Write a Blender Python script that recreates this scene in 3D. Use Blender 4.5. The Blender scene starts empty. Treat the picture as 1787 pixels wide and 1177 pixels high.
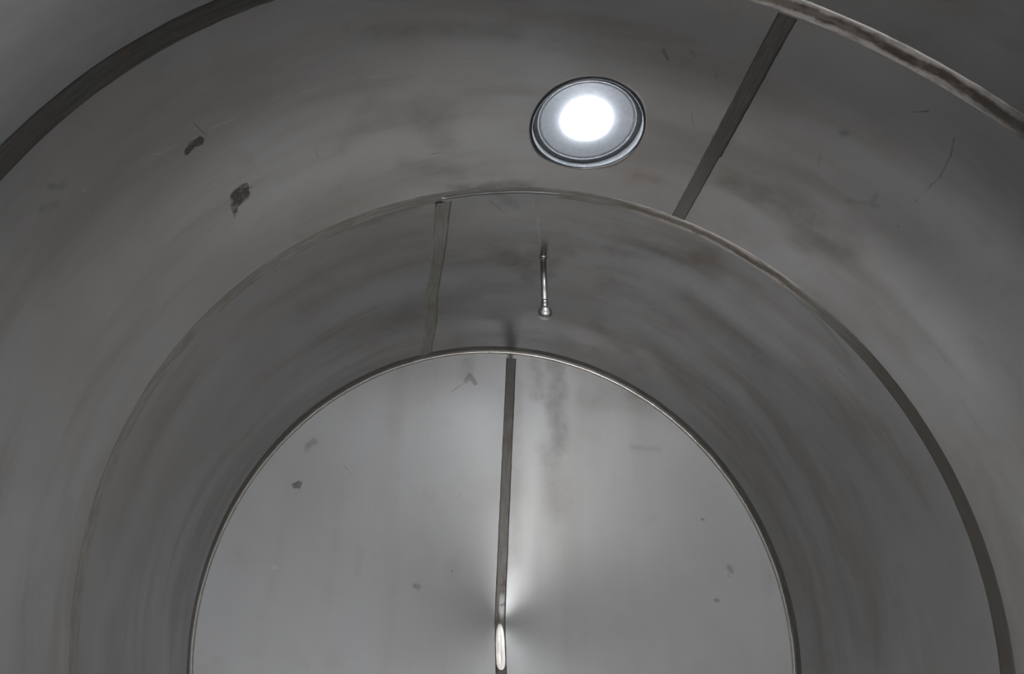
import bpy, math, random
import numpy as np
from mathutils import Vector, Matrix

# ------------------------------------------------------------------ camera, world, exposure
R = 1.5                      # tank radius in metres; tank axis runs along +Y at height R
ZC = R
scene = bpy.context.scene
COL = scene.collection
cam_data = bpy.data.cameras.new('camera')
cam = bpy.data.objects.new('camera', cam_data)
COL.objects.link(cam)
cam_data.sensor_width = 36.0
cam_data.lens = 1204.5 / 1787.0 * 36.0
cam_data.clip_start = 0.01
YAW, PITCH = 0.1610, 0.5637
fw = Vector((math.sin(YAW) * math.cos(PITCH), math.cos(YAW) * math.cos(PITCH), math.sin(PITCH)))
rt = Vector((math.cos(YAW), -math.sin(YAW), 0))
up = rt.cross(fw)
M = Matrix((rt, up, -fw)).transposed().to_4x4()
M.translation = Vector((-0.388 * R, 0.0, ZC - 0.470 * R))
cam.matrix_world = M
scene.camera = cam

WORLD_STRENGTH = 22.0
LAMP_STRENGTH = 105.0
LAMP_BULGE = 0.014
world = bpy.data.worlds.new('daylight')
scene.world = world
world.use_nodes = True
bg = world.node_tree.nodes['Background']
bg.inputs['Color'].default_value = (0.955, 0.968, 1.0, 1)
bg.inputs['Strength'].default_value = WORLD_STRENGTH

scene.view_settings.view_transform = 'Standard'
scene.view_settings.look = 'None'
scene.view_settings.exposure = 0.10
scene.view_settings.gamma = 1.0
scene.view_settings.use_curve_mapping = False
cy = scene.cycles
cy.use_denoising = True
cy.max_bounces = 10
cy.diffuse_bounces = 5
cy.use_adaptive_sampling = True
cy.adaptive_threshold = 0.035
cy.glossy_bounces = 10
cy.caustics_reflective = True
cy.blur_glossy = 0.5
cy.sample_clamp_indirect = 12.0

# ring joints and end of the shell, in tank radii along the axis
Y_NEAR, Y_RING_A, Y_RING_B, Y_END = -0.36, 0.771, 1.478, 2.4141
HATCH = (0.014, 1.215, 0.151)          # angle from the top, axial place, radius
NEAR_OPENING = (-0.04, -0.68, 0.28)      # x, z, radius of the open manway behind the photographer
DISH = 0.27

# portal: only helps the sampler find the daylight in the open manway
pl = bpy.data.lights.new('manway_daylight_portal', 'AREA')
pl.shape = 'DISK'
pl.size = 2 * NEAR_OPENING[2] * R
pl.cycles.is_portal = True
po = bpy.data.objects.new('manway_daylight_portal', pl)
COL.objects.link(po)
po.location = (NEAR_OPENING[0] * R, (Y_NEAR - 0.12) * R, ZC + NEAR_OPENING[1] * R)
po.rotation_euler = (math.radians(90), 0, 0)     # faces +Y, into the tank

# ------------------------------------------------------------------ marks on the plates
# (kind, s, t, s, t, half width, strength); shell: s = angle from the top, t = axial place in radii
SHELL_MARKS = [
    ('dark', -1.015, 1.005, -0.984, 0.996, 0.0087, 1.00),
    ('dark', -1.000, 0.998, -0.982, 1.002, 0.0100, 1.00),
    ('dark', -0.938, 1.179, -0.913, 1.180, 0.0157, 1.00),
    ('dark', -0.937, 1.202, -0.917, 1.199, 0.0173, 1.00),
    ('dark', -0.948, 1.202, -0.947, 1.224, 0.0086, 0.80),
    ('dark', -0.950, 1.225, -0.953, 1.239, 0.0036, 0.80),
    ('dark', -0.949, 1.175, -0.955, 1.210, 0.0021, 0.80),
    ('dark', -0.990, 0.918, -0.980, 0.960, 0.0030, 0.50),
    ('dark', -0.980, 0.960, -0.962, 0.995, 0.0031, 0.50),
    ('dark', -0.894, 1.176, -0.894, 1.194, 0.0029, 0.50),
    ('pale', -1.229, 0.925, -0.984, 0.989, 0.0022, 0.50),
    ('pale', -0.955, 0.985, -0.893, 0.997, 0.0025, 0.60),
    ('pale', -0.852, 0.984, -0.691, 1.015, 0.0026, 0.50),
    ('pale', -0.691, 1.015, -0.524, 1.033, 0.0028, 0.40),
    ('pale', -0.447, 1.034, -0.313, 1.028, 0.0030, 0.40),
    ('dark', -1.233, 0.946, -1.229, 0.985, 0.0016, 0.50),
    ('soft', -1.282, 0.867, -1.261, 0.883, 0.0090, 0.50),
    ('soft', -1.316, 0.884, -1.286, 0.901, 0.0090, 0.40),
    ('dark', -0.721, 1.164, -0.717, 1.206, 0.0038, 0.35),
    ('dark', -0.408, 1.308, -0.335, 1.311, 0.0035, 0.50),
    ('dark', 0.707, 0.866, 0.727, 0.848, 0.0036, 0.70),
    ('dark', 0.805, 0.865, 0.828, 0.905, 0.0029, 0.60),
    ('dark', 0.828, 0.905, 0.841, 0.955, 0.0029, 0.55),
    ('dark', 0.841, 0.955, 0.840, 1.034, 0.0030, 0.45),
    ('dark', 0.187, 0.938, 0.208, 0.955, 0.0047, 0.60),
    ('dark', 0.134, 0.957, 0.153, 0.979, 0.0063, 0.60),
    ('dark', 0.261, 0.962, 0.283, 0.986, 0.0040, 0.70),
    ('dark', 0.262, 0.982, 0.270, 0.938, 0.0032, 0.50),
    ('dark', 0.176, 0.926, 0.206, 0.940, 0.0031, 0.50),
    ('soft', 0.609, 0.992, 0.614, 0.986, 0.0110, 0.60),
    ('dark', 0.589, 1.043, 0.610, 1.096, 0.0024, 0.30),
    ('dark', 0.261, 1.108, 0.297, 1.171, 0.0034, 0.30),
    ('soft', 0.717, 1.137, 0.779, 1.105, 0.0083, 0.40),
    ('soft', 0.764, 1.108, 0.761, 1.080, 0.0082, 0.40),
    ('brown', 0.424, 1.265, 0.598, 1.252, 0.0291, 0.55),
    ('brown', 0.598, 1.252, 0.791, 1.248, 0.0428, 0.55),
    ('brown', 0.690, 1.319, 0.763, 1.206, 0.0363, 0.40),
    ('brown', -0.582, 1.121, -0.386, 1.178, 0.0277, 0.25),
    ('brown', -0.448, 1.157, -0.362, 1.277, 0.0355, 0.40),
    ('brown', -0.504, 1.322, -0.319, 1.388, 0.0242, 0.30),
    ('brown', -0.331, 1.442, -0.106, 1.457, 0.0169, 0.60),
    ('brown', -0.644, 1.193, -0.493, 1.155, 0.0251, 0.22),
    ('soft', -0.225, 0.961, -0.578, 0.920, 0.0305, 0.35),
    ('rust', 0.196, 1.359, 0.238, 1.355, 0.0266, 0.50),
    ('brown', -0.116, 1.780, -0.008, 1.883, 0.0440, 0.60),
    ('brown', -0.029, 1.774, 0.072, 1.740, 0.0309, 0.45),
    ('brown', -0.076, 1.841, -0.022, 1.919, 0.0316, 0.50),
    ('brown', 0.050, 1.776, 0.051, 1.872, 0.0266, 0.45),
    ('brown', 0.426, 1.592, 0.515, 1.571, 0.0457, 0.40),
    ('rust', 0.468, 1.577, 0.524, 1.570, 0.0247, 0.50),
    ('brown', 0.220, 1.675, 0.405, 1.590, 0.0258, 0.35),
    ('brown', 0.251, 1.850, 0.523, 1.889, 0.0412, 0.35),
    ('brown', 0.271, 2.075, 0.509, 2.229, 0.0346, 0.30),
    ('brown', 0.513, 1.758, 0.841, 1.822, 0.0440, 0.30),
    ('brown', 0.452, 2.067, 0.714, 2.218, 0.0441, 0.25),
    ('brown', 0.194, 1.793, 0.326, 1.760, 0.0224, 0.25),
    ('pale', -0.083, 1.516, -0.049, 1.591, 0.0040, 0.45),
    ('pale', -0.049, 1.591, 0.003, 1.779, 0.0062, 0.40),
    ('brown', -0.623, 1.480, -0.449, 1.483, 0.0253, 0.40),
    ('rust', -0.797, 1.452, -0.553, 1.491, 0.0171, 0.40),
    ('soft', -0.468, 2.029, -0.215, 2.023, 0.0553, 0.15),
    ('soft', -0.208, 1.468, -0.126, 1.544, 0.0193, 0.30),
    ('dark', -0.210, 1.517, -0.157, 1.575, 0.0049, 0.30),
    ('soft', 0.756, 1.494, 0.994, 1.527, 0.0097, 0.30),
    ('dark', 0.996, 1.590, 1.098, 1.595, 0.0039, 0.35),
]
HEAD_MARKS = [
    ('dark', -0.773, 0.394, -0.759, 0.402, 0.0117, 0.75),
    ('dark', -0.761, 0.392, -0.761, 0.406, 0.0094, 0.60),
    ('soft', -0.747, 0.543, -0.728, 0.563, 0.0145, 0.55),
    ('soft', -0.753, 0.527, -0.747, 0.539, 0.0120, 0.35),
    ('dark', -0.179, 0.868, -0.165, 0.892, 0.0106, 0.40),
    ('dark', -0.165, 0.892, -0.142, 0.864, 0.0107, 0.45),
    ('dark', -0.230, 0.821, -0.179, 0.861, 0.0053, 0.35),
    ('soft', 0.826, 0.176, 0.831, 0.160, 0.0122, 0.60),
    ('ring', 0.817, 0.156, 0.824, 0.136, 0.0073, 0.60),
    ('dark', 0.818, 0.150, 0.830, 0.140, 0.0036, 0.50),
    ('soft', 0.766, 0.061, 0.769, 0.059, 0.0096, 0.80),
    ('soft', 0.750, 0.353, 0.756, 0.350, 0.0063, 0.90),
    ('soft', -0.318, 0.098, -0.307, 0.095, 0.0118, 0.80),
    ('dark', -0.189, 0.159, -0.187, 0.157, 0.0049, 0.60),
    ('dark', -0.189, 0.084, -0.186, 0.082, 0.0048, 0.60),
    ('pale', -0.796, 0.113, -0.789, 0.112, 0.0088, 0.90),
    ('pale', -0.865, 0.023, -0.836, 0.011, 0.0026, 0.70),
    ('pale', -0.787, -0.005, -0.730, -0.018, 0.0026, 0.80),
    ('pale', -0.798, -0.106, -0.754, -0.110, 0.0021, 0.60),
    ('pale', 0.334, 0.070, 0.408, 0.076, 0.0029, 1.00),
    ('pale', 0.305, 0.067, 0.334, 0.070, 0.0022, 0.60),
    ('pale', 0.422, -0.116, 0.475, -0.111, 0.0028, 0.80),
    ('pale', -0.665, -0.125, -0.646, -0.133, 0.0026, 0.70),
    ('pale', -0.448, 0.723, -0.391, 0.708, 0.0026, 0.50),
    ('dark', -0.605, 0.492, -0.556, 0.430, 0.0029, 0.50),
    ('dark', -0.180, 0.419, -0.170, 0.441, 0.0025, 0.30),
    ('brown', 0.184, 0.954, 0.208, 0.634, 0.0328, 0.55),
    ('brown', 0.105, 0.950, 0.134, 0.811, 0.0245, 0.35),
    ('brown', 0.173, 0.633, 0.212, 0.417, 0.0421, 0.30),
    ('brown', -0.180, 0.949, -0.183, 0.890, 0.0268, 0.30),
    ('brown', 0.345, 0.843, 0.614, 0.823, 0.0541, 0.25),
    ('soft', 0.498, 0.846, 0.685, 0.847, 0.0271, 0.25),
    ('soft', 0.494, 0.637, 0.606, 0.625, 0.0132, 0.25),
    ('brown', 0.022, 0.944, 0.053, 0.208, 0.0217, 0.20),
    ('soft', -0.521, 0.202, -0.522, 0.124, 0.0187, 0.12),
    ('dark', 0.961, 0.173, 0.964, 0.132, 0.0049, 0.20),
]

# ------------------------------------------------------------------ node helpers
class NT:
    def __init__(self, name):
        self.m = bpy.data.materials.new(name)
        self.m.use_nodes = True
        self.t = self.m.node_tree
        self.b = self.t.nodes['Principled BSDF']

    def new(self, kind, **kw):
        n = self.t.nodes.new(kind)
        for k, v in kw.items():
            setattr(n, k, v)
        return n

    def put(self, sock, v):
        if isinstance(v, bpy.types.NodeSocket):
            self.t.links.new(v, sock)
        elif v is not None:
            sock.default_value = v

    def math(self, op, a, b=None, c=None, clamp=False):
        n = self.new('ShaderNodeMath', operation=op, use_clamp=clamp)
        self.put(n.inputs[0], a)
        self.put(n.inputs[1], b)
        self.put(n.inputs[2], c)
        return n.outputs[0]

    def vec(self, op, a, b=None, scale=None):
        n = self.new('ShaderNodeVectorMath', operation=op)
        self.put(n.inputs[0], a)
        self.put(n.inputs[1], b)
        if scale is not None:
            self.put(n.inputs[3], scale)
        return n.outputs['Value'] if op in ('LENGTH', 'DOT_PRODUCT', 'DISTANCE') else n.outputs['Vector']

    def xyz(self, x, y, z):
        n = self.new('ShaderNodeCombineXYZ')
        for i, v in enumerate((x, y, z)):
            self.put(n.inputs[i], v)
        return n.outputs[0]

    def noise(self, vec, scale, detail=3.0, rough=0.5, color=False):
        n = self.new('ShaderNodeTexNoise')
        self.put(n.inputs['Vector'], vec)
        n.inputs['Scale'].default_value = scale
        n.inputs['Detail'].default_value = detail
        n.inputs['Roughness'].default_value = rough
        return n.outputs['Color'] if color else n.outputs['Fac']

    def ramp(self, v, lo, hi, a=0.0, b=1.0, smooth=True):
        n = self.new('ShaderNodeMapRange', interpolation_type='SMOOTHSTEP' if smooth else 'LINEAR')
        for i, q in enumerate((v, lo, hi, a, b)):
            self.put(n.inputs[i], q)
        return n.outputs[0]

    def mix(self, f, a, b, blend='MIX'):
        n = self.new('ShaderNodeMix', data_type='RGBA', blend_type=blend)
        self.put(n.inputs[0], f)
        self.put(n.inputs[6], a)
        self.put(n.inputs[7], b)
        return n.outputs[2]

    def coords(self):
        """x, y, z of the object in tank radii, measured from the tank axis"""
        tc = self.new('ShaderNodeTexCoord').outputs['Object']
        p = self.vec('SCALE', tc, scale=1.0 / R)
        s = self.new('ShaderNodeSeparateXYZ')
        self.t.links.new(p, s.inputs[0])
        return p, s.outputs[0], s.outputs[1], s.outputs[2]


def C4(*c):
    return (c[0], c[1], c[2], 1.0)


def add_marks(nt, P, marks, base, rough):
    """lay the stains, scratches and soft brown patches over a base colour"""
    warp = nt.noise(P, 38.0, 3.0, 0.6, color=True)
    warp = nt.vec('SUBTRACT', warp, (0.5, 0.5, 0.5))
    warp2 = nt.noise(P, 7.0, 3.0, 0.6, color=True)
    warp2 = nt.vec('SUBTRACT', warp2, (0.5, 0.5, 0.5))
    Pf = nt.vec('ADD', P, nt.vec('SCALE', warp, scale=0.012))
    Ps = nt.vec('ADD', P, nt.vec('SCALE', warp2, scale=0.10))
    Pt = nt.vec('ADD', P, nt.vec('SCALE', warp2, scale=0.03))
    acc = {}
    for kind, ax, ay, bx, by, w, st in marks:
        src = Ps if kind in ('brown', 'rust') else (Pt if w < 0.006 else Pf)
        d = (bx - ax, by - ay)
        L2 = max(d[0] * d[0] + d[1] * d[1], 1e-8)
        pa = nt.vec('SUBTRACT', src, (ax, ay, 0))
        h = nt.math('MULTIPLY', nt.vec('DOT_PRODUCT', pa, (d[0], d[1], 0)), 1.0 / L2, clamp=True)
        q = nt.vec('SUBTRACT', pa, nt.vec('SCALE', (d[0], d[1], 0), scale=h))
        dist = nt.vec('LENGTH', q)
        if kind == 'ring':
            dist = nt.math('ABSOLUTE', nt.math('SUBTRACT', dist, w))
            m = nt.ramp(dist, w * 0.1, w * 0.7, st, 0.0)
            kind = 'pale'
        elif kind in ('brown', 'rust'):
            m = nt.ramp(dist, w * 0.1, w * 1.9, st, 0.0)
        elif kind == 'soft':
            m = nt.ramp(dist, w * 0.1, w * 1.3, st, 0.0)
        else:
            lo = 0.7 if w > 0.0075 else 0.0
            m = nt.ramp(dist, w * lo, w * 1.05, st, 0.0)
        acc[kind] = m if kind not in acc else nt.math('MAXIMUM', acc[kind], m)
    col, ro = base, rough
    fleck = nt.noise(P, 22.0, 4.0, 0.65)
    grit = nt.noise(P, 55.0, 3.0, 0.6)
    for kind, c, amt in (('brown', C4(0.135, 0.110, 0.088), 0.62), ('rust', C4(0.30, 0.19, 0.13), 0.6),
                         ('soft', C4(0.10, 0.105, 0.10), 0.65), ('dark', C4(0.085, 0.072, 0.060), 0.85),
                         ('pale', C4(0.75, 0.72, 0.70), 0.6)):
        if kind in acc:
            f = nt.math('MULTIPLY', acc[kind], amt)
            if kind == 'dark':
                f = nt.math('MULTIPLY', f, nt.ramp(grit, 0.36, 0.50, 0.6, 1.0))
            if kind in ('brown', 'rust', 'soft'):
                f = nt.math('MULTIPLY', f, nt.ramp(fleck, 0.25, 0.7, 0.55, 1.15))
            col = nt.mix(f, col, c)
            ro = nt.math('ADD', ro, nt.math('MULTIPLY', f, -0.1 if kind == 'pale' else 0.12))
    return col, ro


STEEL = C4(0.48, 0.475, 0.46)


def steel_shell(name, t0, t1, seed, tone=1.0):
    nt = NT(name)
    p, x, y, z = nt.coords()
    th = nt.math('ARCTAN2', x, z)
    P = nt.xyz(th, y, 0.0)
    big = nt.noise(nt.vec('ADD', p, (seed, 0, 0)), 1.7, 4.0, 0.55)
    # long smears that run round the shell
    S = nt.xyz(nt.math('MULTIPLY', th, 1.4), nt.math('MULTIPLY', y, 9.0), seed)
    smear = nt.noise(S, 1.0, 5.0, 0.6)
    fine = nt.noise(nt.xyz(nt.math('MULTIPLY', th, 9.0), nt.math('MULTIPLY', y, 140.0), seed), 1.0, 3.0, 0.6)
    blot = nt.noise(nt.vec('ADD', p, (0, seed, 3.0)), 9.0, 5.0, 0.62)
    col = nt.mix(nt.ramp(big, 0.3, 0.7), C4(0.42, 0.405, 0.39), C4(0.49, 0.49, 0.495))
    col = nt.mix(nt.ramp(smear, 0.45, 0.72, 0, 0.65), col, C4(0.35, 0.32, 0.285))
    col = nt.mix(nt.ramp(blot, 0.52, 0.75, 0, 0.35), col, C4(0.35, 0.335, 0.31))
    ro = nt.ramp(smear, 0.3, 0.7, 0.29, 0.36)
    marks = [m for m in SHELL_MARKS if max(m[2], m[4]) > t0 and min(m[2], m[4]) < t1]
    if marks:
        col, ro = add_marks(nt, P, marks, col, ro)
    # scattered fine scuffs
    vor = nt.new('ShaderNodeTexNoise')
    nt.put(vor.inputs['Vector'], nt.vec('ADD', p, (seed, 5, 0)))
    vor.inputs['Scale'].default_value = 14.0
    vor.inputs['Detail'].default_value = 6.0
    vor.inputs['Roughness'].default_value = 0.7
    vor.inputs['Distortion'].default_value = 2.5
    sc = nt.ramp(vor.outputs['Fac'], 0.66, 0.74, 0, 0.3)
    col = nt.mix(sc, col, C4(0.20, 0.19, 0.18))
    nt.put(nt.b.inputs['Base Color'], nt.vec('SCALE', col, scale=tone))
    nt.put(nt.b.inputs['Roughness'], ro)
    nt.b.inputs['Metallic'].default_value = 0.94
    nt.b.inputs['Anisotropic'].default_value = 0.12
    nt.put(nt.b.inputs['Tangent'], nt.xyz(0.0, 1.0, 0.0))
    bump = nt.new('ShaderNodeBump')
    bump.inputs['Strength'].default_value = 0.12
    bump.inputs['Distance'].default_value = 0.0006
    nt.put(bump.inputs['Height'], nt.math('ADD', fine, nt.math('MULTIPLY', blot, 0.6)))
    nt.put(nt.b.inputs['Normal'], bump.outputs[0])
    return nt.m


def steel_head(name, marks):
    nt = NT(name)
    p, x, y, z = nt.coords()
    P = nt.xyz(x, z, 0.0)
    big = nt.noise(p, 1.5, 4.0, 0.55)
    # rolling direction of the two half plates is upright
    S = nt.xyz(nt.math('MULTIPLY', x, 6.0), 0.0, nt.math('MULTIPLY', z, 0.7))
    smear = nt.noise(S, 1.0, 4.0, 0.55)
    blot = nt.noise(p, 8.0, 5.0, 0.6)
    col = nt.mix(nt.ramp(big, 0.3, 0.7), C4(0.60, 0.595, 0.57), C4(0.67, 0.67, 0.665))
    col = nt.mix(nt.ramp(smear, 0.5, 0.75, 0, 0.3), col, C4(0.54, 0.51, 0.47))
    col = nt.mix(nt.ramp(blot, 0.55, 0.75, 0, 0.25), col, C4(0.52, 0.50, 0.47))
    rad = nt.vec('LENGTH', nt.xyz(x, 0.0, z))
    ro = nt.math('SUBTRACT', nt.ramp(smear, 0.3, 0.7, 0.47, 0.54), nt.ramp(rad, 0.02, 0.22, 0.08, 0.0))
    col, ro = add_marks(nt, P, marks, col, ro)
    nt.put(nt.b.inputs['Base Color'], col)
    nt.put(nt.b.inputs['Roughness'], ro)
    nt.b.inputs['Metallic'].default_value = 0.62
    nt.b.inputs['Anisotropic'].default_value = 0.56
    nt.put(nt.b.inputs['Tangent'], nt.vec('NORMALIZE', nt.xyz(x, 0.0, z)))
    fine = nt.noise(nt.xyz(nt.math('MULTIPLY', x, 160.0), 0.0, nt.math('MULTIPLY', z, 10.0)), 1.0, 3.0, 0.6)
    bump = nt.new('ShaderNodeBump')
    bump.inputs['Strength'].default_value = 0.2
    bump.inputs['Distance'].default_value = 0.0006
    nt.put(bump.inputs['Height'], nt.math('ADD', fine, nt.math('MULTIPLY', blot, 2.0)))
    nt.put(nt.b.inputs['Normal'], bump.outputs[0])
    return nt.m


def weld_steel(name, dark, kind):
    """ground weld zone; kind 'ring' or 'seam' sets the direction of its grain"""
    nt = NT(name)
    p, x, y, z = nt.coords()
    th = nt.math('ARCTAN2', x, z)
    if kind == 'ring':
        G = nt.xyz(nt.math('MULTIPLY', th, 14.0), nt.math('MULTIPLY', y, 150.0), 0.0)
    elif kind == 'head':
        G = nt.xyz(nt.math('MULTIPLY', x, 190.0), 0.0, nt.math('MULTIPLY', z, 12.0))
    else:
        G = nt.xyz(nt.math('MULTIPLY', th, 190.0), nt.math('MULTIPLY', y, 12.0), 0.0)
    g = nt.noise(G, 1.0, 4.0, 0.6)
    n2 = nt.noise(p, 11.0, 4.0, 0.6)
    col = nt.mix(nt.ramp(g, 0.3, 0.7), C4(dark * 0.85, dark * 0.80, dark * 0.72), C4(dark * 1.25, dark * 1.2, dark * 1.1))
    col = nt.mix(nt.ramp(n2, 0.45, 0.7, 0, 0.5), col, C4(dark * 0.8, dark * 0.66, dark * 0.54))
    ro = 0.33 if name == 'seam_polished_glare_head' else 0.5
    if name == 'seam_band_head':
        # fan of reflected light painted above the cone tip, rust specks further up
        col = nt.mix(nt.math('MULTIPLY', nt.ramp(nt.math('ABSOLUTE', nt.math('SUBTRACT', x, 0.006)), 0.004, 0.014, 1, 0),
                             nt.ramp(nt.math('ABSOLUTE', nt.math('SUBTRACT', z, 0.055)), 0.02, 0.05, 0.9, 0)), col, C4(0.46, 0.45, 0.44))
        col = nt.mix(nt.math('MULTIPLY', nt.ramp(nt.noise(p, 30.0, 3.0, 0.6), 0.5, 0.65), nt.ramp(z, 0.12, 0.30, 0.6, 0.15)), col, C4(0.09, 0.055, 0.045))
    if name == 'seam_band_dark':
        # light along the seam painted in: paler towards the next ring joint
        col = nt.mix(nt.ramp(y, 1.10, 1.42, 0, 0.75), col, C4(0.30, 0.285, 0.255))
    if name == 'ring_band_b':
        # darker brown along the lower right run of this joint
        col = nt.mix(nt.ramp(th, 0.75, 1.15, 0, 0.85), col, C4(0.15, 0.135, 0.115))
    if name == 'ring_band_a':
        col = nt.mix(nt.ramp(n2, 0.5, 0.72, 0, 0.5), col, C4(0.16, 0.12, 0.09))
    if name.startswith('ring_band'):
        # pale pickling haze with brown scale left in it, on the right-hand side of the joint
        far = name.endswith('b')
        yc = Y_RING_B if far else Y_RING_A
        t = nt.math('SUBTRACT', y, yc)
        w = 0.018
        wob = nt.math('MULTIPLY', nt.math('SUBTRACT', nt.noise(nt.xyz(nt.math('MULTIPLY', th, 9.0), 0.0, 1.0), 1.0, 4.0, 0.7), 0.5), 0.028)
        edge = nt.math('ABSOLUTE', nt.math('ADD', t, wob))
        zone = nt.math('MULTIPLY', nt.ramp(th, 0.12 if far else 0.20, 0.30), nt.ramp(th, 0.70, 0.98 if not far else 0.90, 1.0, 0.0))
        white = nt.math('MULTIPLY', nt.math('MULTIPLY', nt.ramp(edge, w * 0.30, w * 0.75), zone), nt.ramp(nt.noise(nt.xyz(nt.math('MULTIPLY', th, 13.0), nt.math('MULTIPLY', y, 45.0), 9.0), 1.0, 5.0, 0.7), 0.33, 0.52, 0.35, 1.0))
        col = nt.mix(nt.math('MULTIPLY', zone, 0.7), col, C4(0.15, 0.115, 0.09))
        patch = nt.ramp(nt.noise(nt.xyz(nt.math('MULTIPLY', th, 7.0), nt.math('MULTIPLY', y, 20.0), 4.0), 1.0, 4.0, 0.65), 0.42, 0.56)
        col = nt.mix(nt.math('MULTIPLY', nt.math('MULTIPLY', patch, zone), 0.55), col, C4(0.42, 0.37, 0.32))
        col = nt.mix(nt.math('MULTIPLY', white, 0.9), col, C4(0.72, 0.68, 0.64))
    nt.put(nt.b.inputs['Base Color'], col)
    nt.b.inputs['Roughness'].default_value = ro
    nt.b.inputs['Metallic'].default_value = 0.8
    nt.b.inputs['Anisotropic'].default_value = 0.25 if kind == 'head' else 0.5
    nt.put(nt.b.inputs['Tangent'], nt.xyz(0.0, 0.0, 1.0) if kind == 'head' else nt.xyz(0.0, 1.0, 0.0))
    bump = nt.new('ShaderNodeBump')
    bump.inputs['Strength'].default_value = 0.4
    bump.inputs['Distance'].default_value = 0.001
    nt.put(bump.inputs['Height'], g)
    nt.put(nt.b.inputs['Normal'], bump.outputs[0])
    return nt.m


def plain_steel(name, col, rough, noise_amt=0.15, metal=1.0):
    nt = NT(name)
    tc = nt.new('ShaderNodeTexCoord').outputs['Object']
    n = nt.noise(tc, 60.0, 4.0, 0.6)
    c2 = tuple(c * (1 - noise_amt) for c in col)
    nt.put(nt.b.inputs['Base Color'], nt.mix(nt.ramp(n, 0.35, 0.65), C4(*col), C4(*c2)))
    nt.put(nt.b.inputs['Roughness'], nt.ramp(n, 0.3, 0.7, rough * 0.85, rough * 1.2))
    nt.b.inputs['Metallic'].default_value = metal
    return nt.m


def lamp_glass_material():
    nt = NT('lit_lamp_glass')
    nt.b.inputs['Base Color'].default_value = C4(0.9, 0.93, 1.0)
    nt.b.inputs['Roughness'].default_value = 0.3
    nt.b.inputs['Emission Color'].default_value = C4(0.90, 0.945, 1.0)
    nt.b.inputs['Emission Strength'].default_value = LAMP_STRENGTH
    return nt.m


# ------------------------------------------------------------------ mesh helpers
def link(name, verts, faces, mat, parent=None, smooth=True):
    me = bpy.data.meshes.new(name)
    me.from_pydata([tuple(v) for v in verts], [], [tuple(f) for f in faces])
    me.update()
    if smooth:
        me.polygons.foreach_set('use_smooth', [True] * len(me.polygons))
    me.materials.append(mat)
    o = bpy.data.objects.new(name, me)
    COL.objects.link(o)
    if parent is not None:
        o.parent = parent
    return o


def empty(name, loc):
    o = bpy.data.objects.new(name, None)
    COL.objects.link(o)
    o.location = loc
    o.empty_display_size = 0.1
    return o


def tag(o, label=None, cat=None, kind=None):
    if label:
        o['label'] = label
    if cat:
        o['category'] = cat
    if kind:
        o['kind'] = kind
    return o


def solidify(o, t, offset):
    m = o.modifiers.new('thickness', 'SOLIDIFY')
    m.thickness = t
    m.offset = offset
    return m


rng = np.random.default_rng(11)
WAVES = []
for _ in range(26):
    WAVES.append((rng.integers(0, 6), rng.uniform(7, 26) * rng.choice([-1, 1]), rng.uniform(0, 6.28), rng.uniform(0.4, 1.0)))
LOW = [(rng.integers(1, 5), rng.uniform(-4, 4), rng.uniform(0, 6.28), rng.uniform(0.5, 1)) for _ in range(8)]


def dents(th, t):
    """hand-rolled plate is never true: radial error in metres (positive = outwards)"""
    th = np.asarray(th, float)
    t = np.asarray(t, float)
    d = np.zeros(np.broadcast(th, t).shape)
    for k, ky, ph, a in WAVES:
        d = d + a * (13.0 / abs(ky)) * np.cos(k * th + ky * t + ph)
    d *= 0.0012 * (1 + 2.2 * np.clip((t - 1.45) / 0.2, 0, 1))
    for k, ky, ph, a in LOW:
        d = d + 0.0011 * a * np.cos(k * th + ky * t + ph)
    d = d * np.clip((Y_END - 0.01 - t) / 0.16, 0, 1)
    # plates draw in along the welds
    left = 0.5 - 0.5 * np.tanh((th + 0.35) / 0.3)
    d = d - (0.0022 + 0.0125 * left) * np.exp(-((t - Y_RING_B) / 0.042) ** 2)
    d = d - 0.0015 * np.exp(-((t - Y_RING_A) / 0.05) ** 2)
    return d


def shell_point(th, t, lift=0.0):
    r = R + dents(th, t) - lift
    return np.stack([r * np.sin(th), np.asarray(t) * R + 0 * r, r * np.cos(th)], -1)


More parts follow.
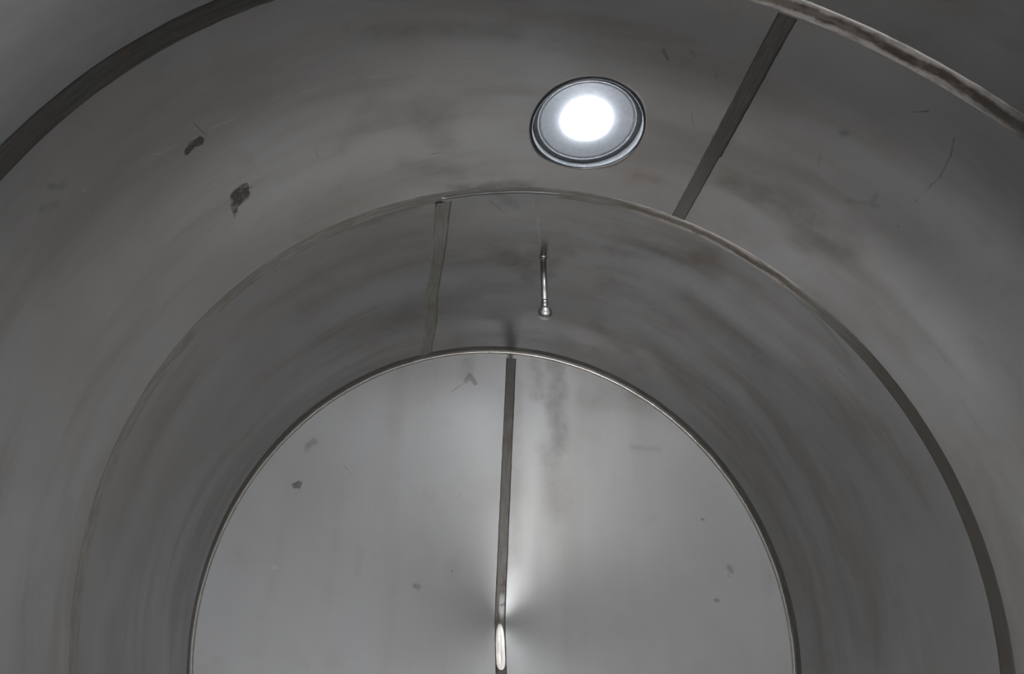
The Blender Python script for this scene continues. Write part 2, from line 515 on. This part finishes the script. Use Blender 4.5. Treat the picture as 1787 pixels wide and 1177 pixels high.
def shell_plate(t0, t1, seam, mat, parent, hatch=None):
    n = 720
    dth = 2 * math.pi / n
    base = hatch[0] if hatch else seam
    ths = base + np.arange(n) * dth
    if hatch:
        k0 = -int((hatch[1] - t0) / dth)
        k1 = int((t1 - hatch[1]) / dth)
        ts = hatch[1] + np.arange(k0, k1 + 1) * dth
        ts = np.concatenate([[t0], ts, [t1]]) if ts[0] - t0 > 1e-4 else ts
    else:
        m = max(8, int((t1 - t0) / 0.011))
        ts = np.linspace(t0, t1, m)
    TH, T = np.meshgrid(ths, ts, indexing='ij')
    keep = np.ones((n, len(ts) - 1), bool)
    if hatch:
        h, a = 14 * dth, 27 * dth
        dx = np.mod(TH - hatch[0] + math.pi, 2 * math.pi) - math.pi
        dy = T - hatch[1]
        mn = np.maximum(abs(dx), abs(dy))
        L = np.hypot(dx, dy) + 1e-12
        f = np.clip((mn - h) / (a - h), 0, 1)
        sel = (mn < a) & (mn > h - dth * 0.5)
        sx, sy = dx / np.maximum(mn, 1e-9) * a, dy / np.maximum(mn, 1e-9) * a
        nx = dx / L * hatch[2] * (1 - f) + sx * f
        ny = dy / L * hatch[2] * (1 - f) + sy * f
        TH = np.where(sel, hatch[0] + nx, TH)
        T = np.where(sel, hatch[1] + ny, T)
        cx = (np.mod(ths + dth / 2 - hatch[0] + math.pi, 2 * math.pi) - math.pi)[:, None]
        cyy = ((ts[:-1] + ts[1:]) / 2 - hatch[1])[None, :]
        keep = np.maximum(abs(cx), abs(cyy)) > h
    P = shell_point(TH, T).reshape(-1, 3)
    m = len(ts)
    i, j = np.nonzero(keep)
    i2 = (i + 1) % n
    F = np.stack([i * m + j, i2 * m + j, i2 * m + j + 1, i * m + j + 1], -1)
    o = link('plate', P.tolist(), F.tolist(), mat, parent)
    solidify(o, 0.006, 1.0 if True else -1.0)
    return o


def strip(name, centre, along, across_fn, mat, parent, half, lift=0.0007, bead=0.00085, seed=0, edge=0.022):
    """a ground weld zone: raised band with uneven edges and the flattened bead down its middle
    centre(u, v) -> 3d point and inward normal; u along, v across in metres"""
    prof = [(-1.0, -0.0010), (-0.985, lift), (-0.72, lift * 0.8), (-0.30, lift * 0.82), (-0.14, lift * 0.95), (0.0, bead),
            (0.14, lift * 0.95), (0.30, lift * 0.82), (0.72, lift * 0.8), (0.985, lift), (1.0, -0.0010)]
    r = random.Random(seed)
    n = len(along)

    def wob(k):
        ph = [(r.uniform(4, 160), r.uniform(0, 6.28), r.uniform(0.3, 1)) for _ in range(12)]
        return [sum(a * math.sin(f * u + p) for f, p, a in ph) / 3.0 * k for u in along]
    el, er, bw = wob(edge), wob(edge), wob(0.02)
    verts, faces = [], []
    for i, u in enumerate(along):
        for v, h in prof:
            k = 1 + (el[i] if v < 0 else er[i]) * abs(v)
            off = bw[i] * (1 - abs(v))
            hh = h * (1 + 0.15 * math.sin(u * 90 + v * 3)) if abs(v) < 0.2 else h
            verts.append(across_fn(u, (v * k + off) * half, hh))
    m = len(prof)
    closed = abs((along[-1] - along[0]) - 2 * math.pi) < 0.03 and centre == 'closed'
    for i in range(n - (0 if closed else 1)):
        i2 = (i + 1) % n
        for j in range(m - 1):
            faces.append((i * m + j, i * m + j + 1, i2 * m + j + 1, i2 * m + j))
    return link(name, verts, faces, mat, parent)


def ring_strip(t, half, mat, parent, seed):
    al = [i * 2 * math.pi / 900 for i in range(900)]
    return strip('ring_weld', 'closed', al, lambda u, v, h: shell_point(np.float64(u), np.float64(t + v / R), h), mat, parent, half, seed=seed)


def seam_strip(th, t0, t1, half, mat, parent, seed, step=None):
    al = [t0 + (t1 - t0) * i / 220 for i in range(221)]

    def f(u, v, h):
        k = 1.0
        if step and u > step[0]:
            k = step[1] if v > 0 else 1.0
        return shell_point(np.float64(th + v * k / R), np.float64(u), h)
    return strip('seam_weld', 'open', al, f, mat, parent, half, seed=seed)


def revolve(prof, n=64, axis='z', centre=(0, 0, 0), closed_profile=False):
    verts, faces = [], []
    m = len(prof)
    for i in range(n):
        a = 2 * math.pi * i / n
        for r, h in prof:
            if axis == 'z':
                verts.append((centre[0] + r * math.cos(a), centre[1] + r * math.sin(a), centre[2] + h))
            else:
                verts.append((centre[0] + r * math.cos(a), centre[1] + h, centre[2] + r * math.sin(a)))
    for i in range(n):
        i2 = (i + 1) % n
        for j in range(m if closed_profile else m - 1):
            j2 = (j + 1) % m
            faces.append((i * m + j, i2 * m + j, i2 * m + j2, i * m + j2))
    return verts, faces


def cut(o, centre, axis, radius, depth):
    bpy.ops.mesh.primitive_cylinder_add(vertices=96, radius=radius, depth=depth, location=centre,
                                        rotation=(math.radians(90), 0, 0) if axis == 'y' else (0, 0, 0))
    c = bpy.context.object
    b = o.modifiers.new('opening', 'BOOLEAN')
    b.operation = 'DIFFERENCE'
    b.object = c
    b.solver = 'EXACT'
    bpy.context.view_layer.update()
    dg = bpy.context.evaluated_depsgraph_get()
    me = bpy.data.meshes.new_from_object(o.evaluated_get(dg))
    o.modifiers.clear()
    o.data = me
    bpy.data.objects.remove(c)


# ------------------------------------------------------------------ materials
m_near = steel_shell('rolled_steel_near', Y_NEAR, Y_RING_A, 1.3, 1.0)
m_mid = steel_shell('rolled_steel_middle', Y_RING_A, Y_RING_B, 4.1, 1.05)
m_far = steel_shell('rolled_steel_far', Y_RING_B, Y_END, 7.7, 0.88)
m_head = steel_head('head_steel', HEAD_MARKS)
m_ring_a = weld_steel('ring_band_a', 0.10, 'ring')
m_ring_b = weld_steel('ring_band_b', 0.36, 'ring')
m_ring_c = weld_steel('ring_corner_shadow', 0.18, 'ring')
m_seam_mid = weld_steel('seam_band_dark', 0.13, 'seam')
m_seam_far = weld_steel('seam_band_soft', 0.34, 'seam')
m_seam_head = weld_steel('seam_band_head', 0.17, 'head')
m_seam_low = weld_steel('seam_polished_glare_head', 0.76, 'head')  # pale colour carries the lamp glare on the seam below the tip
m_bead = plain_steel('bright_weld_bead', (0.70, 0.67, 0.62), 0.32)
m_polish = plain_steel('polished_steel', (0.72, 0.71, 0.68), 0.38, 0.08)
m_brush = plain_steel('hatch_steel', (0.56, 0.57, 0.58), 0.38, 0.1)
m_neck = plain_steel('dull_neck_steel', (0.10, 0.105, 0.11), 0.65, 0.1, 0.5)
m_lid = plain_steel('lid_steel', (0.50, 0.52, 0.56), 0.6, 0.06, 0.3)
m_gasket = plain_steel('grey_gasket', (0.17, 0.18, 0.19), 0.7, 0.15, 0.3)
m_glass = lamp_glass_material()

# ------------------------------------------------------------------ shell of the tank
AX = (0, 0, ZC)
shell = tag(empty('wall_shell', AX), 'rolled stainless steel shell plates of the round tank', None, 'structure')
shell_plate(Y_NEAR, Y_RING_A, 2.6, m_near, shell)
shell_plate(Y_RING_A, Y_RING_B, math.radians(20.7), m_mid, shell, HATCH)
shell_plate(Y_RING_B, Y_END, math.radians(-20.3), m_far, shell)
ring_strip(Y_RING_A, 0.0200 * R, m_ring_a, shell, 3)
ring_strip(Y_RING_B, 0.0200 * R, m_ring_b, shell, 5)
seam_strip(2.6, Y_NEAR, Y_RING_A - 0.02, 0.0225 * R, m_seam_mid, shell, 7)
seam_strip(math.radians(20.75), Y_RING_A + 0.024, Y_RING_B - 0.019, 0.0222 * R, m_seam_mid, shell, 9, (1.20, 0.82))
seam_strip(math.radians(-20.3), Y_RING_B + 0.018, Y_END - 0.03, 0.0240 * R, m_seam_far, shell, 12)

# ------------------------------------------------------------------ far head: a shallow cone of two half plates
far = tag(empty('wall_far', (0, Y_END * R, ZC)), 'shallow conical end plate of the tank in two halves', None, 'structure')
# part meshes keep the tank axis as their origin so that grain and marks stay in tank measure
BACK = (0, -Y_END * R, 0)


def head_y(x, z):
    """shallow cone, its tip a little rounded"""
    return Y_END + DISH * (1 - math.sqrt(x * x + z * z + 0.0006))


SEAM_X = 0.002


def half_head(side):
    nr, na = 90, 180
    verts, faces = [], []
    for i in range(na + 1):
        a = math.pi * i / na
        for j in range(nr + 1):
            q = j / nr
            x, z = side * q * math.sin(a), q * math.cos(a)
            w = 0.0022 * math.sin(3.1 * a * side + 1.5 + 2.2 * q) * q + 0.0010 * math.sin(7 * a * side + 0.6 + z * 1.3) * q
            verts.append((x * R, head_y(x, z) * R + w * (1 - q ** 4), z * R))
    m = nr + 1
    for i in range(na):
        for j in range(nr):
            f = (i * m + j, (i + 1) * m + j, (i + 1) * m + j + 1, i * m + j + 1)
            faces.append(f if side > 0 else f[::-1])
    o = link('plate', verts, faces, m_head, far)
    o.location = BACK
    solidify(o, 0.006, -1.0)
    return o


half_head(-1)
half_head(1)


def head_strip(z0, z1, mat, half, seed, tip=0.0):
    al = [z0 + (z1 - z0) * i / 400 for i in range(401)]

    def f(u, v, h):
        k = 1.0
        if tip:
            d = min((z1 - u) / tip, (u - z0) / (tip * 0.35), 1.0)
            k = math.sqrt(max(0.02, 1 - (1 - d) ** 2))
        x = SEAM_X + v * k / R
        return (x * R, head_y(x, u) * R - h - 0.0015 - (0.0004 if tip else 0), u * R)
    o = strip('seam_weld', 'open', al, f, mat, far, half, seed=seed, edge=0.02)
    o.location = BACK
    return o


head_strip(-0.97, 0.975, m_seam_head, 0.0200 * R, 21)
tag(head_strip(-0.165, -0.006, m_seam_low, 0.0192 * R, 23, 0.07), 'polished patch just below the tip of the cone, lamp glare painted in')


def corner_bead(name, t, rad, size, mat, seed, parent, loc):
    """rippled fillet bead that runs round the corner between shell and head"""
    r = random.Random(seed)
    ph = [(r.randint(3, 75), r.uniform(0, 6.28), r.uniform(0.3, 1)) for _ in range(22)]
    n, m = 1400, 10
    verts, faces = [], []
    for i in range(n):
        a = 2 * math.pi * i / n
        k = sum(w * math.sin(f * a + p) for f, p, w in ph) / 9.0
        s = size * (1 + 0.16 * k)
        rr = rad * R + 0.0015 * k
        for j in range(m):
            b = 2 * math.pi * j / m
            q = rr + s * math.cos(b)
            verts.append((q * math.sin(a), t * R + s * math.sin(b) * 0.9, q * math.cos(a)))
    for i in range(n):
        for j in range(m):
            faces.append((i * m + j, i * m + (j + 1) % m, ((i + 1) % n) * m + (j + 1) % m, ((i + 1) % n) * m + j))
    o = link(name, verts, faces, mat, parent)
    o.location = loc
    return o


corner_bead('corner_weld', Y_END - 0.002, 0.9975, 0.0090 * R, m_bead, 31, far, BACK)
o = ring_strip(Y_END - 0.028, 0.015 * R, m_ring_c, shell, 33)  # dark ground band that also carries the shadow beside the corner weld

# ------------------------------------------------------------------ near head, behind the photographer
near = tag(empty('wall_near', (0, Y_NEAR * R, ZC)), 'end plate behind the photographer with an open manway', None, 'structure')
vf = revolve([(0.001, -DISH * R), (0.5 * R, -DISH * R * 0.5), (1.0 * R, 0.0)], 96, 'y')
np_ = link('plate', vf[0], vf[1], m_brush, near)
solidify(np_, 0.006, 0.0)
cut(np_, (NEAR_OPENING[0] * R, Y_NEAR * R, ZC + NEAR_OPENING[1] * R), 'y', NEAR_OPENING[2] * R, 1.2)
rr = NEAR_OPENING[2] * R
vf = revolve([(rr, -0.02), (rr + 0.006, -0.02), (rr + 0.006, -0.34), (rr, -0.34)], 96, 'y',
             (NEAR_OPENING[0] * R, 0, NEAR_OPENING[1] * R), True)
link('manway_neck', vf[0], vf[1], m_brush, near)
corner_bead('corner_weld', Y_NEAR, 0.997, 0.008 * R, m_bead, 37, near, (0, -Y_NEAR * R, 0))

# ------------------------------------------------------------------ lit hatch in the top of the middle plate
hx = R * math.sin(HATCH[0])
hy = HATCH[1] * R
hatch = tag(empty('hatch', (hx, hy, ZC + R)), 'round steel hatch with glowing white lamp in the tank ceiling', 'hatch')
hr = HATCH[2] * R
NECK_TOP = 0.026


def neck():
    n = 128
    verts, faces = [], []
    for i in range(n):
        a = 2 * math.pi * i / n
        x, y = math.cos(a), math.sin(a)
        zb = math.sqrt(R * R - (hx + hr * x) ** 2) - R - 0.0015
        for rr_, zz in ((hr + 0.004, zb + 0.003), (hr + 0.001, zb), (hr - 0.004, zb), (hr - 0.006, zb + 0.003), (hr - 0.006, NECK_TOP), (hr + 0.004, NECK_TOP)):
            verts.append((rr_ * x, rr_ * y, zz))
    for i in range(n):
        for j in range(6):
            faces.append((i * 6 + j, ((i + 1) % n) * 6 + j, ((i + 1) % n) * 6 + (j + 1) % 6, i * 6 + (j + 1) % 6))
    return link('neck', verts, faces, m_neck, hatch)


neck()
gr = hr * 0.885
vf = revolve([(hr - 0.006, NECK_TOP - 0.007), (gr, NECK_TOP - 0.007), (gr - 0.004, NECK_TOP - 0.0055), (gr - 0.004, NECK_TOP), (hr - 0.006, NECK_TOP)], 96, 'z', (0, 0, 0), True)
tag(link('gasket', vf[0], vf[1], m_gasket, hatch), 'dark grey gasket ring')
prof = [(gr - 0.004, NECK_TOP - 0.004)]
for i in range(1, 13):
    r_ = (gr - 0.004) * (1 - i / 12.0) + 0.055 * i / 12.0
    prof.append((r_, NECK_TOP - 0.004 + 0.014 * (1 - (r_ / gr) ** 2)))
prof += [(0.055, NECK_TOP + 0.040), (hr + 0.02, NECK_TOP + 0.012), (hr + 0.02, NECK_TOP), (gr - 0.002, NECK_TOP)]
vf = revolve(prof, 96, 'z', (0, 0, 0), True)
lid = link('lid', vf[0], vf[1], m_lid, hatch)
LR = 0.092
zl = NECK_TOP + 0.006
vf = revolve([(LR + 0.0005, zl + 0.012), (LR + 0.004, zl + 0.010), (LR + 0.004, zl + 0.0035), (LR + 0.0005, zl + 0.0035)], 96, 'z', (0, 0, 0), True)
link('lamp_rim', vf[0], vf[1], m_lid, hatch)
prof = [(LR * math.cos(b), zl - LAMP_BULGE * math.sin(b)) for b in [math.pi / 2 * k / 12 for k in range(13)]]
prof[-1] = (0.0005, prof[-1][1])
prof = prof + [(0.0005, zl + 0.006), (LR, zl + 0.006)]
vf = revolve(prof, 96, 'z', (0, 0, 0), True)
tag(link('lamp_glass', vf[0], vf[1], m_glass, hatch), 'glowing white lamp glass')

# ------------------------------------------------------------------ spray ball on its drop pipe
sx, sy = 0.0095 * R, 1.79 * R
top = ZC + math.sqrt(R * R - sx * sx) + float(dents(0.0095, 1.79))
ball = tag(empty('spray_ball', (sx, sy, top)), 'polished steel spray ball on a thin drop pipe hanging from the shell', 'spray ball')
pr_ = 0.0104 * R
zb = -0.226 * R          # centre of the ball below the shell
br = 0.0232 * R
z1 = zb + br * 0.93
vf = revolve([(pr_, 0.003), (pr_, z1 + 0.030), (pr_ - 0.0015, z1 + 0.030), (pr_ - 0.0015, 0.003)], 40, 'z', (0, 0, 0), True)
link('pipe', vf[0], vf[1], m_polish, ball)
vf = revolve([(pr_, 0.002), (pr_ + 0.0045, 0.002), (pr_ + 0.0045, -0.004), (pr_ + 0.0025, -0.008), (pr_, -0.009)], 40, 'z', (0, 0, 0), True)
link('collar', vf[0], vf[1], m_bead, ball)
vf = revolve([(pr_, -0.013), (pr_ + 0.002, -0.014), (pr_ + 0.002, -0.019), (pr_, -0.020)], 40, 'z', (0, 0, 0), True)
link('pipe_weld', vf[0], vf[1], m_bead, ball)
sl = pr_ + 0.0018
vf = revolve([(pr_ - 0.001, z1 + 0.040), (sl, z1 + 0.039), (sl, z1 + 0.026), (sl - 0.0012, z1 + 0.024), (sl, z1 + 0.022), (sl, z1 + 0.004),
              (sl + 0.001, z1 - 0.004), (pr_ - 0.002, z1 - 0.006)], 48, 'z', (0, 0, 0), True)
link('sleeve', vf[0], vf[1], m_polish, ball)
prof = []
for k in range(25):
    b = math.radians(22) + (math.pi - math.radians(22)) * k / 24
    r_ = br * math.sin(b)
    h = br * math.cos(b)
    if k == 12:
        prof += [(br, h + 0.0006), (br * 1.012, h + 0.0004), (br * 1.012, h - 0.0004), (br, h - 0.0006)]
        continue
    prof.append((max(r_, 0.0003), zb + h))
prof = [(a, (b if b < -0.1 else zb + b)) for a, b in prof]
vf = revolve(prof, 56)
link('ball', vf[0], vf[1], m_polish, ball)
# rows of spray holes round the ball, each a dark countersunk disc
m_hole = plain_steel('spray_hole_shadowed_bore', (0.05, 0.05, 0.05), 0.7, 0.2)
hv, hf = [], []
for row, lat in enumerate((50, 25, -10, -35, -60)):
    cnt = max(6, int(22 * math.cos(math.radians(lat))))
    for i in range(cnt):
        a = 2 * math.pi * (i + 0.5 * (row % 2)) / cnt
        la = math.radians(lat)
        nrm = Vector((math.cos(a) * math.cos(la), math.sin(a) * math.cos(la), math.sin(la)))
        e1 = nrm.cross(Vector((0, 0, 1))).normalized()
        e2 = nrm.cross(e1)
        c = Vector((0, 0, zb)) + nrm * (br + 0.0001)
        s = len(hv)
        for k in range(8):
            q = 2 * math.pi * k / 8
            hv.append(tuple(c + (e1 * math.cos(q) + e2 * math.sin(q)) * 0.0008))
        hv.append(tuple(c - nrm * 0.0012))
        for k in range(8):
            hf.append((s + k, s + (k + 1) % 8, s + 8))
holes = link('spray_holes', hv, hf, m_hole, ball)
holes['kind'] = 'stuff'
